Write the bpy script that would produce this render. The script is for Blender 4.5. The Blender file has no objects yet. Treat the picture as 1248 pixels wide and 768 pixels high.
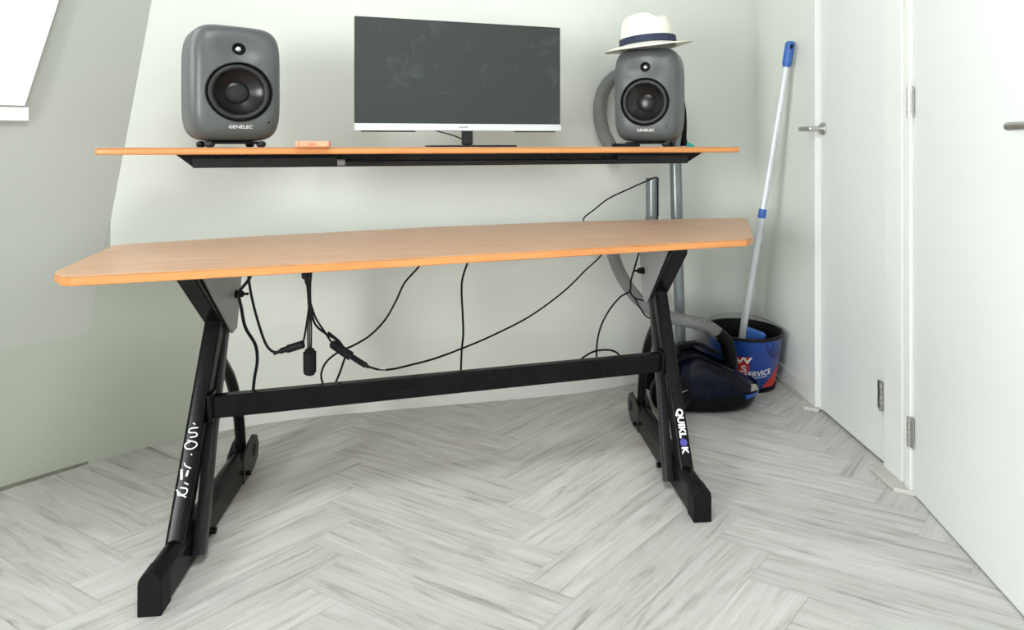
import bpy, bmesh, math, random
from mathutils import Vector, Matrix
random.seed(7)
R = math.radians
scene = bpy.context.scene
COL = scene.collection

# ------------------------------------------------------------------ camera, light, exposure
F, CH, HZ = 750.0, 1.03, 176.0        # focal length in pixels, camera height in metres, horizon row (image 1248x768)
cam = bpy.data.cameras.new('camera')
cam.sensor_width = 36.0
cam.lens = 36.0 * F / 1248.0
cam.shift_y = -(384.0 - HZ) / 1248.0
cam.clip_start = 0.02
camo = bpy.data.objects.new('camera', cam)
camo.location = (0, 0, CH)
camo.rotation_euler = (R(90), 0, 0)
COL.objects.link(camo)
scene.camera = camo

WORLD_STRENGTH = 0.3
SKYLIGHT_STRENGTH = 3.2
SIDE_STRENGTH = 31.0
ROOF_STRENGTH = 14.0
scene.view_settings.view_transform = 'Standard'
scene.view_settings.look = 'None'
scene.view_settings.gamma = 1.0
scene.view_settings.use_curve_mapping = False
scene.view_settings.exposure = 0.19
w = bpy.data.worlds.new('sky')
w.use_nodes = True
w.node_tree.nodes['Background'].inputs[0].default_value = (0.95, 0.98, 1.0, 1)
w.node_tree.nodes['Background'].inputs[1].default_value = WORLD_STRENGTH
scene.world = w

def at(px, py, Y):
    return Vector(((px - 624.0) / F * Y, Y, CH - (py - HZ) / F * Y))
def fl(px, py, z=0.0):
    Y = (CH - z) * F / (py - HZ)
    return Vector(((px - 624.0) / F * Y, Y, z))

# ------------------------------------------------------------------ materials
def mat(name, col, rough=0.5, metal=0.0, spec=0.5, noise=0.0, nscale=8.0, bump=0.0, bscale=60.0, coat=0.0, stretch=None, emit=None, es=0.0):
    m = bpy.data.materials.new(name)
    m.use_nodes = True
    nt = m.node_tree
    b = nt.nodes['Principled BSDF']
    b.inputs['Base Color'].default_value = (*col, 1)
    b.inputs['Roughness'].default_value = rough
    b.inputs['Metallic'].default_value = metal
    b.inputs['Specular IOR Level'].default_value = spec
    b.inputs['Coat Weight'].default_value = coat
    b.inputs['Coat Roughness'].default_value = 0.08
    if emit:
        b.inputs['Emission Color'].default_value = (*emit, 1)
        b.inputs['Emission Strength'].default_value = es
    if noise or bump:
        tc = nt.nodes.new('ShaderNodeTexCoord')
        mp = nt.nodes.new('ShaderNodeMapping')
        nt.links.new(tc.outputs['Object'], mp.inputs[0])
        if stretch: mp.inputs['Scale'].default_value = stretch
    if noise:
        n = nt.nodes.new('ShaderNodeTexNoise'); n.inputs['Scale'].default_value = nscale
        n.inputs['Detail'].default_value = 5
        nt.links.new(mp.outputs[0], n.inputs['Vector'])
        r = nt.nodes.new('ShaderNodeMapRange')
        r.inputs['From Min'].default_value = 0.3; r.inputs['From Max'].default_value = 0.7
        r.inputs['To Min'].default_value = 1 - noise; r.inputs['To Max'].default_value = 1 + noise
        nt.links.new(n.outputs['Fac'], r.inputs['Value'])
        mx = nt.nodes.new('ShaderNodeVectorMath'); mx.operation = 'SCALE'
        mx.inputs[0].default_value = col
        nt.links.new(r.outputs[0], mx.inputs['Scale'])
        nt.links.new(mx.outputs[0], b.inputs['Base Color'])
    if bump:
        n2 = nt.nodes.new('ShaderNodeTexNoise'); n2.inputs['Scale'].default_value = bscale
        nt.links.new(mp.outputs[0], n2.inputs['Vector'])
        bp = nt.nodes.new('ShaderNodeBump'); bp.inputs['Strength'].default_value = bump; bp.inputs['Distance'].default_value = 0.002
        nt.links.new(n2.outputs['Fac'], bp.inputs['Height'])
        nt.links.new(bp.outputs[0], b.inputs['Normal'])
    return m

M = {}
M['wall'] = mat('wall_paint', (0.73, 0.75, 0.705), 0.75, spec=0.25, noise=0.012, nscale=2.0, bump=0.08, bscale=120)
M['rear'] = mat('grey_wall_paint', (0.36, 0.37, 0.36), 0.7, spec=0.25, noise=0.02, nscale=2.0)
M['sage'] = mat('dimmed_sage_wall', (0.40, 0.425, 0.36), 0.6, spec=0.3, noise=0.012, nscale=2.0, bump=0.06, bscale=120)  # sage tint, darkened: dim lower-left light is put into the colour
M['knee'] = mat('attic_wall_dimmed', (0.43, 0.438, 0.405), 0.7, spec=0.25, noise=0.012, nscale=2.0, bump=0.08, bscale=120)  # kept darker than the back wall: weaker light on the left is in the colour
M['door'] = mat('door_lacquer', (0.69, 0.712, 0.70), 0.35, spec=0.4, noise=0.006, nscale=1.5)
M['trim'] = mat('trim_lacquer', (0.71, 0.725, 0.70), 0.35, noise=0.006, nscale=2)
M['plinth'] = mat('plinth_plastic', (0.50, 0.49, 0.45), 0.5, noise=0.08, nscale=20)
M['steel'] = mat('brushed_steel', (0.55, 0.54, 0.52), 0.32, 1.0, noise=0.05, nscale=60)
M['black'] = mat('black_powder_coat', (0.004, 0.004, 0.0045), 0.22, spec=0.13, noise=0.3, nscale=14, bump=0.05, bscale=220)
M['blackm'] = mat('black_rubber', (0.007, 0.007, 0.008), 0.5, spec=0.12, noise=0.2, nscale=30)
M['greyplate'] = mat('dark_grey_steel_plate', (0.24, 0.25, 0.255), 0.38, spec=0.5, noise=0.06, nscale=12)
M['darkplate'] = mat('charcoal_steel', (0.014, 0.0145, 0.0155), 0.3, spec=0.22, noise=0.12, nscale=12)
M['cable'] = mat('cable_rubber', (0.005, 0.005, 0.006), 0.5, spec=0.12, noise=0.1, nscale=40)
M['speaker'] = mat('speaker_grey_aluminium', (0.082, 0.090, 0.093), 0.38, spec=0.45, noise=0.03, nscale=30, bump=0.04, bscale=400)
M['cone'] = mat('woofer_cone', (0.007, 0.007, 0.008), 0.27, spec=0.35, noise=0.1, nscale=30)
M['surround'] = mat('rubber_surround', (0.014, 0.014, 0.016), 0.45, spec=0.4, noise=0.1, nscale=30)
M['dome'] = mat('silver_dome', (0.65, 0.66, 0.66), 0.3, 1.0, noise=0.03, nscale=90)
M['white'] = mat('white_print', (0.85, 0.86, 0.85), 0.5, noise=0.02, nscale=50)
M['whiteworn'] = mat('worn_white_print', (0.72, 0.73, 0.72), 0.6, noise=0.25, nscale=120)
M['bluedot'] = mat('blue_print', (0.06, 0.06, 0.35), 0.5, noise=0.1, nscale=60)
M['silver'] = mat('silver_plastic', (0.62, 0.64, 0.65), 0.3, 0.3, noise=0.02, nscale=20)
M['bezel'] = mat('monitor_black_plastic', (0.012, 0.012, 0.013), 0.4, spec=0.3, noise=0.1, nscale=30)
M['hat'] = mat('straw_weave', (0.80, 0.78, 0.69), 0.8, spec=0.2, noise=0.05, nscale=160, bump=0.25, bscale=300)
M['band'] = mat('navy_ribbon', (0.018, 0.026, 0.065), 0.7, noise=0.12, nscale=70)
M['salmon'] = mat('salmon_plastic', (0.78, 0.34, 0.20), 0.4, noise=0.05, nscale=40)
M['salmon2'] = mat('salmon_dark', (0.62, 0.19, 0.10), 0.45, noise=0.05, nscale=40)
M['vacblue'] = mat('midnight_blue_gloss', (0.0015, 0.0022, 0.010), 0.09, spec=0.14, coat=0.04, noise=0.1, nscale=10)
M['vacblack'] = mat('vacuum_black_plastic', (0.004, 0.004, 0.005), 0.3, spec=0.10, noise=0.1, nscale=20)
M['vacgrey'] = mat('vacuum_grey_lens', (0.30, 0.30, 0.27), 0.2, noise=0.08, nscale=50)
M['bumper'] = mat('blue_bumper', (0.012, 0.09, 0.42), 0.35, noise=0.06, nscale=30)
M['tube'] = mat('grey_blue_tube', (0.20, 0.235, 0.24), 0.3, 0.45, noise=0.05, nscale=25)
M['bucketblue'] = mat('blue_bucket_plastic', (0.010, 0.055, 0.30), 0.3, noise=0.05, nscale=10)
M['bucketnavy'] = mat('navy_print', (0.006, 0.02, 0.14), 0.3, noise=0.05, nscale=20)
M['red'] = mat('red_print', (0.62, 0.03, 0.02), 0.35, noise=0.05, nscale=20)
M['bucketblack'] = mat('bucket_black_plastic', (0.006, 0.006, 0.007), 0.4, spec=0.25, noise=0.1, nscale=20)
M['pole'] = mat('pale_grey_pole', (0.66, 0.69, 0.72), 0.3, 0.1, noise=0.03, nscale=30)
M['polered'] = mat('blue_grip', (0.035, 0.12, 0.42), 0.45, noise=0.06, nscale=40)
M['mopblue'] = mat('mop_blue', (0.06, 0.18, 0.62), 0.5, noise=0.06, nscale=40)
M['ledge'] = mat('window_frame_paint', (0.86, 0.87, 0.86), 0.4, noise=0.01, nscale=4)
M['paper'] = mat('paper_tag', (0.75, 0.76, 0.74), 0.6, noise=0.03, nscale=60)
M['teal'] = mat('teal_plastic', (0.01, 0.25, 0.22), 0.4, noise=0.06, nscale=60)
M['pane'] = mat('daylit_skylight_glass', (0.9, 0.92, 0.93), 0.2, emit=(0.975, 1.0, 1.0), es=SKYLIGHT_STRENGTH, noise=0.01, nscale=3)
M['pane2'] = mat('daylit_side_glass', (0.9, 0.92, 0.93), 0.2, emit=(0.975, 1.0, 1.0), es=SIDE_STRENGTH, noise=0.01, nscale=3)
M['roof_fill'] = mat('roof_fill_glow', (0.9, 0.92, 0.93), 0.2, emit=(0.975, 1.0, 1.0), es=ROOF_STRENGTH, noise=0.01, nscale=3)  # glow of the added overhead panel

def hose_mat():
    m = bpy.data.materials.new('ribbed_grey_hose'); m.use_nodes = True
    nt = m.node_tree; b = nt.nodes['Principled BSDF']
    b.inputs['Roughness'].default_value = 0.42
    uv = nt.nodes.new('ShaderNodeUVMap')
    wv = nt.nodes.new('ShaderNodeTexWave'); wv.bands_direction = 'X'; wv.inputs['Scale'].default_value = 52
    nt.links.new(uv.outputs[0], wv.inputs['Vector'])
    cr = nt.nodes.new('ShaderNodeValToRGB')
    cr.color_ramp.elements[0].color = (0.14, 0.145, 0.145, 1); cr.color_ramp.elements[1].color = (0.28, 0.285, 0.285, 1)
    nt.links.new(wv.outputs['Fac'], cr.inputs[0]); nt.links.new(cr.outputs[0], b.inputs['Base Color'])
    bp = nt.nodes.new('ShaderNodeBump'); bp.inputs['Strength'].default_value = 0.6; bp.inputs['Distance'].default_value = 0.003
    nt.links.new(wv.outputs['Fac'], bp.inputs['Height']); nt.links.new(bp.outputs[0], b.inputs['Normal'])
    return m
M['hose'] = hose_mat()

def wood_mat(name, c1, c2, rough, axis):
    m = bpy.data.materials.new(name); m.use_nodes = True
    nt = m.node_tree; b = nt.nodes['Principled BSDF']
    b.inputs['Roughness'].default_value = rough
    tc = nt.nodes.new('ShaderNodeTexCoord'); mp = nt.nodes.new('ShaderNodeMapping')
    mp.inputs['Rotation'].default_value = (0, 0, -axis)
    mp2 = nt.nodes.new('ShaderNodeMapping'); mp2.inputs['Scale'].default_value = (1.2, 16, 16)
    nt.links.new(tc.outputs['Object'], mp.inputs[0]); nt.links.new(mp.outputs[0], mp2.inputs[0])
    n = nt.nodes.new('ShaderNodeTexNoise'); n.inputs['Scale'].default_value = 3.2; n.inputs['Detail'].default_value = 6
    n.inputs['Distortion'].default_value = 0.5
    nt.links.new(mp2.outputs[0], n.inputs['Vector'])
    cr = nt.nodes.new('ShaderNodeValToRGB')
    cr.color_ramp.elements[0].position = 0.32; cr.color_ramp.elements[1].position = 0.68
    cr.color_ramp.elements[0].color = (*c1, 1); cr.color_ramp.elements[1].color = (*c2, 1)
    nt.links.new(n.outputs['Fac'], cr.inputs[0]); nt.links.new(cr.outputs[0], b.inputs['Base Color'])
    return m
M['top'] = wood_mat('beech_veneer', (0.48, 0.275, 0.155), (0.585, 0.365, 0.222), 0.33, R(14))
M['edge'] = wood_mat('orange_edge_band', (0.55, 0.215, 0.062), (0.66, 0.28, 0.09), 0.4, R(14))

def floor_mat():
    m = bpy.data.materials.new('herringbone_oak_planks'); m.use_nodes = True
    nt = m.node_tree; b = nt.nodes['Principled BSDF']
    b.inputs['Roughness'].default_value = 0.42; b.inputs['Specular IOR Level'].default_value = 0.4
    uv = nt.nodes.new('ShaderNodeUVMap')
    at_ = nt.nodes.new('ShaderNodeAttribute'); at_.attribute_name = 'tint'
    mp = nt.nodes.new('ShaderNodeMapping'); mp.inputs['Scale'].default_value = (2.2, 26, 1)
    nt.links.new(uv.outputs[0], mp.inputs[0])
    n = nt.nodes.new('ShaderNodeTexNoise'); n.inputs['Scale'].default_value = 1.6; n.inputs['Detail'].default_value = 7
    n.inputs['Roughness'].default_value = 0.62; n.inputs['Distortion'].default_value = 0.9
    nt.links.new(mp.outputs[0], n.inputs['Vector'])
    cr = nt.nodes.new('ShaderNodeValToRGB'); e = cr.color_ramp.elements
    e[0].position = 0.22; e[0].color = (0.225, 0.215, 0.195, 1)
    e[1].position = 0.72; e[1].color = (0.60, 0.607, 0.592, 1)
    k = e.new(0.45); k.color = (0.49, 0.487, 0.465, 1)
    nt.links.new(n.outputs['Fac'], cr.inputs[0])
    mp3 = nt.nodes.new('ShaderNodeMapping'); mp3.inputs['Scale'].default_value = (5, 9, 1)
    nt.links.new(uv.outputs[0], mp3.inputs[0])
    n3 = nt.nodes.new('ShaderNodeTexNoise'); n3.inputs['Scale'].default_value = 1.1; n3.inputs['Detail'].default_value = 3
    nt.links.new(mp3.outputs[0], n3.inputs['Vector'])
    r3 = nt.nodes.new('ShaderNodeMapRange'); r3.inputs['From Min'].default_value = 0.28; r3.inputs['From Max'].default_value = 0.42
    r3.inputs['To Min'].default_value = 0.86; r3.inputs['To Max'].default_value = 1.0
    nt.links.new(n3.outputs['Fac'], r3.inputs['Value'])
    v = nt.nodes.new('ShaderNodeVectorMath'); v.operation = 'MULTIPLY'
    nt.links.new(cr.outputs[0], v.inputs[0]); nt.links.new(at_.outputs['Color'], v.inputs[1])
    v2 = nt.nodes.new('ShaderNodeVectorMath'); v2.operation = 'SCALE'
    nt.links.new(v.outputs[0], v2.inputs[0]); nt.links.new(r3.outputs[0], v2.inputs['Scale'])
    nt.links.new(v2.outputs[0], b.inputs['Base Color'])
    return m
M['floor'] = floor_mat()

def screen_mat():
    m = bpy.data.materials.new('dusty_matte_screen'); m.use_nodes = True
    nt = m.node_tree; b = nt.nodes['Principled BSDF']
    tc = nt.nodes.new('ShaderNodeTexCoord')
    n = nt.nodes.new('ShaderNodeTexNoise'); n.inputs['Scale'].default_value = 11; n.inputs['Detail'].default_value = 5; n.inputs['Distortion'].default_value = 1.2
    nt.links.new(tc.outputs['Object'], n.inputs['Vector'])
    cr = nt.nodes.new('ShaderNodeValToRGB')
    cr.color_ramp.elements[0].position = 0.58; cr.color_ramp.elements[1].position = 0.80
    cr.color_ramp.elements[0].color = (0.030, 0.036, 0.034, 1); cr.color_ramp.elements[1].color = (0.062, 0.072, 0.07, 1)
    nt.links.new(n.outputs['Fac'], cr.inputs[0]); nt.links.new(cr.outputs[0], b.inputs['Base Color'])
    b.inputs['Roughness'].default_value = 0.5; b.inputs['Specular IOR Level'].default_value = 0.3
    return m
M['screen'] = screen_mat()

# ------------------------------------------------------------------ mesh helpers
def box(bm, c, s, rot=None):
    ret = bmesh.ops.create_cube(bm, size=1.0)
    mtx = Matrix.Translation(Vector(c)) @ (rot.to_4x4() if rot else Matrix.Identity(4)) @ Matrix.Diagonal((*s, 1))
    bmesh.ops.transform(bm, matrix=mtx, verts=ret['verts'])
    return ret['verts']
def prism(bm, pts, off):
    """polygon given by 3-D points, thickened along the vector off"""
    a = [bm.verts.new(Vector(p)) for p in pts]
    b = [bm.verts.new(Vector(p) + Vector(off)) for p in pts]
    n = len(pts)
    bm.faces.new(a[::-1]); bm.faces.new(b)
    for i in range(n):
        bm.faces.new((a[i], a[(i+1) % n], b[(i+1) % n], b[i]))
def catmull(pts, n=8):
    P = [Vector(p) for p in pts]
    if len(P) < 3: return P
    P = [P[0]*2 - P[1]] + P + [P[-1]*2 - P[-2]]
    out = []
    for i in range(1, len(P)-2):
        for k in range(n):
            t = k / n
            p0, p1, p2, p3 = P[i-1], P[i], P[i+1], P[i+2]
            out.append(0.5*((2*p1) + (p2-p0)*t + (2*p0-5*p1+4*p2-p3)*t*t + (3*p1-p0-3*p2+p3)*t**3))
    out.append(P[-2])
    return out
def tube(bm, pts, r, seg=12, smooth_n=8, curve=True, sq=None, up=None):
    """swept tube; r a number or function of 0..1; sq = (half width, half depth) gives a rounded rectangular section"""
    P = catmull(pts, smooth_n) if curve else [Vector(p) for p in pts]
    uvl = bm.loops.layers.uv.verify()
    n = len(P)
    d0 = (P[1]-P[0]).normalized()
    nrm = Vector(up) if up else d0.orthogonal()
    nrm = (nrm - d0*nrm.dot(d0)).normalized()
    rings, L, prev = [], [0.0], d0
    for i in range(n):
        d = (P[min(i+1, n-1)] - P[max(i-1, 0)]).normalized()
        q = prev.rotation_difference(d); nrm = (q @ nrm); nrm = (nrm - d*nrm.dot(d)).normalized(); prev = d
        bn = d.cross(nrm)
        if i: L.append(L[-1] + (P[i]-P[i-1]).length)
        rr = r(i/(n-1)) if callable(r) else r
        ring = []
        for k in range(seg):
            a = 2*math.pi*(k+0.5)/seg
            ca, sa = math.cos(a), math.sin(a)
            if sq:
                e = 0.35
                x = sq[0]*math.copysign(abs(ca)**e, ca); y = sq[1]*math.copysign(abs(sa)**e, sa)
            else:
                x, y = rr*ca, rr*sa
            ring.append(bm.verts.new(P[i] + nrm*x + bn*y))
        rings.append(ring)
    for i in range(n-1):
        for k in range(seg):
            f = bm.faces.new((rings[i][k], rings[i][(k+1) % seg], rings[i+1][(k+1) % seg], rings[i+1][k]))
            us = (L[i], L[i], L[i+1], L[i+1]); vs = (k/seg, (k+1)/seg, (k+1)/seg, k/seg)
            for l, u_, v_ in zip(f.loops, us, vs): l[uvl].uv = (u_, v_)
    bm.faces.new(rings[0][::-1]); bm.faces.new(rings[-1])
def lathe(bm, prof, seg=48, mtx=None, cap=True):
    """profile (radius, height) turned round local z"""
    mtx = mtx or Matrix.Identity(4)
    rings = []
    for (r, z) in prof:
        if r < 1e-6: rings.append([bm.verts.new(mtx @ Vector((0, 0, z)))])
        else: rings.append([bm.verts.new(mtx @ Vector((r*math.cos(2*math.pi*k/seg), r*math.sin(2*math.pi*k/seg), z))) for k in range(seg)])
    for a, b in zip(rings, rings[1:]):
        for k in range(seg):
            k2 = (k+1) % seg
            if len(a) == 1 and len(b) == 1: continue
            if len(a) == 1: bm.faces.new((a[0], b[k2], b[k]))
            elif len(b) == 1: bm.faces.new((a[k], a[k2], b[0]))
            else: bm.faces.new((a[k], a[k2], b[k2], b[k]))
    if cap:
        if len(rings[0]) > 1: bm.faces.new(rings[0][::-1])
        if len(rings[-1]) > 1: bm.faces.new(rings[-1])
def superell(bm, c, h, n=6.0, div=24):
    ret = bmesh.ops.create_cube(bm, size=2.0)
    bmesh.ops.subdivide_edges(bm, edges=[e for e in bm.edges], cuts=div, use_grid_fill=True)
    for v in bm.verts:
        x, y, z = v.co
        x, y, z = [math.tan(t*0.72)/math.tan(0.72) for t in (x, y, z)]
        s = (abs(x)**n + abs(y)**n + abs(z)**n) ** (1/n)
        v.co = Vector((c[0]+h[0]*x/s, c[1]+h[1]*y/s, c[2]+h[2]*z/s))
def text_pts(bm, body, size, fn, offset=0.0, align='CENTER'):
    cu = bpy.data.curves.new('lettering', 'FONT'); cu.body = body; cu.size = size; cu.offset = offset
    cu.align_x = align; cu.align_y = 'CENTER'; cu.resolution_u = 3
    o = bpy.data.objects.new('lettering', cu); COL.objects.link(o)
    dg = bpy.context.evaluated_depsgraph_get()
    me = bpy.data.meshes.new_from_object(o.evaluated_get(dg))
    tmp = bmesh.new(); tmp.from_mesh(me)
    bmesh.ops.triangulate(tmp, faces=tmp.faces[:])
    vm = {}
    for v in tmp.verts: vm[v] = bm.verts.new(fn(v.co.x, v.co.y))
    for f in tmp.faces:
        try: bm.faces.new([vm[v] for v in f.verts])
        except ValueError: pass
    tmp.free(); bpy.data.objects.remove(o); bpy.data.curves.remove(cu); bpy.data.meshes.remove(me)
def obj(name, bm, m, parent=None, smooth=False, bevel=0.0, local=False, seg=3, fixn=True):
    me = bpy.data.meshes.new(name)
    if fixn: bmesh.ops.recalc_face_normals(bm, faces=bm.faces[:])
    if parent is not None and not local:
        off = Vector((0, 0, 0)); p = parent
        while p is not None: off += p.location; p = p.parent
        for v in bm.verts: v.co -= off
    bm.to_mesh(me); bm.free()
    for mm in (m if isinstance(m, (list, tuple)) else [m]): me.materials.append(mm)
    o = bpy.data.objects.new(name, me); COL.objects.link(o)
    if parent is not None: o.parent = parent
    if smooth:
        for p in me.polygons: p.use_smooth = True
        try: me.set_sharp_from_angle(angle=R(40))
        except Exception: pass
    if bevel:
        b = o.modifiers.new('bevel', 'BEVEL'); b.width = bevel; b.segments = seg; b.limit_method = 'ANGLE'; b.angle_limit = R(35)
        b.harden_normals = False
    return o
def tag(o, label, cat, group=None, kind=None):
    o['label'] = label; o['category'] = cat
    if group: o['group'] = group
    if kind: o['kind'] = kind
    return o
def thing(name, label, cat, loc, rz=0.0, group=None):
    o = bpy.data.objects.new(name, None); o.empty_display_size = 0.05
    COL.objects.link(o); o.location = loc; o.rotation_euler = (0, 0, rz)
    return tag(o, label, cat, group)
def struct(o, label=None, cat=None):
    o['kind'] = 'structure'
    if label: o['label'] = label; o['category'] = cat
    return o
def copy_tree(o, parent=None):
    c = o.copy(); COL.objects.link(c)
    if parent is not None: c.parent = parent
    for ch in [x for x in bpy.data.objects if x.parent == o]: copy_tree(ch, c)
    return c
def cut(o, bmc):
    me = bpy.data.meshes.new('cut'); bmesh.ops.recalc_face_normals(bmc, faces=bmc.faces[:]); bmc.to_mesh(me); bmc.free()
    c = bpy.data.objects.new('cut', me); COL.objects.link(c)
    md = o.modifiers.new('b', 'BOOLEAN'); md.operation = 'DIFFERENCE'; md.solver = 'EXACT'; md.object = c
    dg = bpy.context.evaluated_depsgraph_get(); dg.update()
    new = bpy.data.meshes.new_from_object(o.evaluated_get(dg))
    old = o.data; o.modifiers.clear(); o.data = new; bpy.data.meshes.remove(old)
    bpy.data.objects.remove(c); bpy.data.meshes.remove(me)
B = bmesh.new

# ------------------------------------------------------------------ floor
def build_floor():
    bm = B(); uvl = bm.loops.layers.uv.new('UVMap'); cl = bm.loops.layers.float_color.new('tint')
    W, L = 0.13, 0.65
    a1, a2 = R(45), R(-27)
    e1 = Vector((math.cos(a1), math.sin(a1), 0)); e2 = Vector((math.cos(a2), math.sin(a2), 0))
    org = Vector((0.1, 1.0, 0)); g = 0.00045
    def plank(p0, q0, dp, dq, along_p):
        c = org + e1*(p0+dp/2) + e2*(q0+dq/2)
        if not (-2.4 < c.x < 2.0 and -2.4 < c.y < 3.3): return
        t = 1 + random.uniform(-0.07, 0.07)
        ou, ov = random.uniform(0, 40), random.uniform(0, 40)
        cs = [(p0+g, q0+g), (p0+dp-g, q0+g), (p0+dp-g, q0+dq-g), (p0+g, q0+dq-g)]
        f = bm.faces.new([bm.verts.new(org + e1*p + e2*q) for p, q in cs])
        for l, (p, q) in zip(f.loops, cs):
            l[uvl].uv = (ou+p-p0, ov+q-q0) if along_p else (ou+q-q0, ov+p-p0)
            l[cl] = (t, t, t*random.uniform(0.985, 1.0), 1)
    for i in range(-45, 46):
        for j in range(-9, 10):
            x = -W*i + (L+W)*j; y = W*i + (L-W)*j
            plank(x, y, L, W, True); plank(x+L, y, W, L, False)
    bm.normal_update()
    for f in bm.faces:
        if f.normal.z < 0: f.normal_flip()
    # dark bed under the joints
    f = bm.faces.new([bm.verts.new((x, y, -0.002)) for x, y in ((-2.6, -2.6), (2.2, -2.6), (2.2, 3.4), (-2.6, 3.4))])
    for l in f.loops: l[uvl].uv = (0, 0); l[cl] = (0.62, 0.61, 0.6, 1)
    return struct(obj('floor', bm, M['floor'], fixn=False))
build_floor()

# ------------------------------------------------------------------ walls
TOPZ = 2.7
WX = 1.19
K1 = fl(0, 598); K2 = fl(111, 563)
back_px = [(111, 563), (200, 539), (270, 523), (360, 508.5), (500, 496.5), (640, 484.5), (720, 477.5)]
back = [fl(*p) for p in back_px] + [Vector((WX, 3.0, 0))]
def back_y(x):
    for a, b in zip(back, back[1:]):
        if a.x <= x <= b.x: return a.y + (b.y-a.y)*(x-a.x)/(b.x-a.x)
    return back[-1].y
def crease_z(x):
    pts = [(K2.x, 0.42), (-1.229, 1.525), (-1.109, TOPZ)]
    for (x0, z0), (x1, z1) in zip(pts, pts[1:]):
        if x <= x1: return z0 + (z1-z0)*(x-x0)/(x1-x0)
    return TOPZ
d = (K1 - K2).normalized()
E = K2 + d*1.05
back = [E] + back
xs = sorted(set([K2.x, -1.229, -1.109, -1.088, 0.328] + [E.x + (WX-E.x)*i/64 for i in range(65)]))
def smooth_back(x):
    if x < E.x+0.1 or x > WX-0.1: return back_y(x)
    return sum(back_y(min(max(x+k*0.03, E.x), WX)) for k in range(-6, 7))/13
def up(p, z): return Vector((p.x, p.y, z))
def czf(x): return 0.42 if x < K2.x else crease_z(x)
TW = Vector((-0.03, 0.1, 0))
def back_piece(name, xs):
  bm = B()
  cols = [[bm.verts.new(Vector((x, smooth_back(x), z)) + o) for z, o in ((0, Vector()), (min(0.60, czf(x)*0.9), Vector()), (czf(x), Vector()), (czf(x), TW), (0, TW))] for x in xs]
  for a, b in zip(cols, cols[1:]):
    for k in range(5): bm.faces.new((a[k], b[k], b[(k+1) % 5], a[(k+1) % 5]))
  bm.faces.new(cols[0]); bm.faces.new(cols[-1][::-1])
  for f in bm.faces:
    c = f.calc_center_median()
    if c.x < K2.x or (c.x < -1.088 and c.z < 0.55): f.material_index = 1  # lower left faces take the sage with the dimness mixed in
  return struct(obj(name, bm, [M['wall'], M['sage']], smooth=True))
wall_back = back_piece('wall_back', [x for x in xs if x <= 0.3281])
back_piece('wall_corner', [x for x in xs if x >= 0.3279])
# leaning attic wall above the knee, upper left
cm = Vector((-1.229, smooth_back(-1.229), 1.525)); ct = Vector((-1.109, smooth_back(-1.109), TOPZ))
Etop = up(E, TOPZ) + Vector((0.16, 0.13, 0))
Em = up(E, 0.42).lerp(Etop, 0.53)
bm = B(); grid = []
for i in range(21):
    t = i/20; x = K2.x + (E.x-K2.x)*t
    grid.append([bm.verts.new(p) for p in (Vector((x, smooth_back(x), 0.42)), cm.lerp(Em, t), ct.lerp(Etop, t))])
for a, b in zip(grid, grid[1:]):
    for k in range(2): bm.faces.new((a[k], b[k], b[k+1], a[k+1]))
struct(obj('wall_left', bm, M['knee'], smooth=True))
# left wall beyond the frame with the dormer window that lights the room
LX = E.x
WY0, WY1, WZ0, WZ1 = -2.0, -0.45, 0.60, 1.80
bm = B()
for y0, y1, z0, z1 in ((-2.4, E.y, 0, WZ0), (-2.4, E.y, WZ1, 2.75), (-2.4, WY0, WZ0, WZ1), (WY1, E.y, WZ0, WZ1)):
    box(bm, (LX-0.05, (y0+y1)/2, (z0+z1)/2), (0.1, y1-y0, z1-z0))
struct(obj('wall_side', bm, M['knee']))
bm = B(); box(bm, ((LX+WX)/2, 0.3, 2.75), (WX-LX+0.3, 5.4, 0.1)); struct(obj('ceiling', bm, M['rear']))
bm = B()
RX, RY, RHX, RHY = -0.10, 0.50, 0.50, 0.45
for s_ in (-1, 1):
    box(bm, (RX, RY+s_*(RHY-0.02), 2.68), (2*RHX, 0.04, 0.05)); box(bm, (RX+s_*(RHX-0.02), RY, 2.68), (0.04, 2*RHY-0.08, 0.05))
w3 = struct(obj('roof_fill_light', bm, M['ledge']))  # unseen ceiling light panel, added to brighten the front floor and desk top
bm = B(); box(bm, (RX, RY, 2.69), (2*RHX-0.08, 2*RHY-0.08, 0.012)); obj('pane', bm, M['roof_fill'], w3)
bm = B(); box(bm, (-0.4, -2.45, 1.4), (3.6, 0.1, 2.8)); struct(obj('wall_front', bm, M['rear']))
bm = B(); ym, zm, hy_, hz_ = (WY0+WY1)/2, (WZ0+WZ1)/2, (WY1-WY0)/2, (WZ1-WZ0)/2
for s_ in (-1, 1):
    box(bm, (LX-0.04, ym, zm+s_*(hz_-0.025)), (0.09, 2*hy_, 0.05)); box(bm, (LX-0.04, ym+s_*(hy_-0.025), zm), (0.09, 0.05, 2*hz_-0.1))
w2 = struct(obj('window_2', bm, M['ledge']))
bm = B(); box(bm, (LX-0.03, ym, zm), (0.012, 2*hy_-0.1, 2*hz_-0.1)); obj('pane', bm, M['pane2'], w2)

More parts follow.
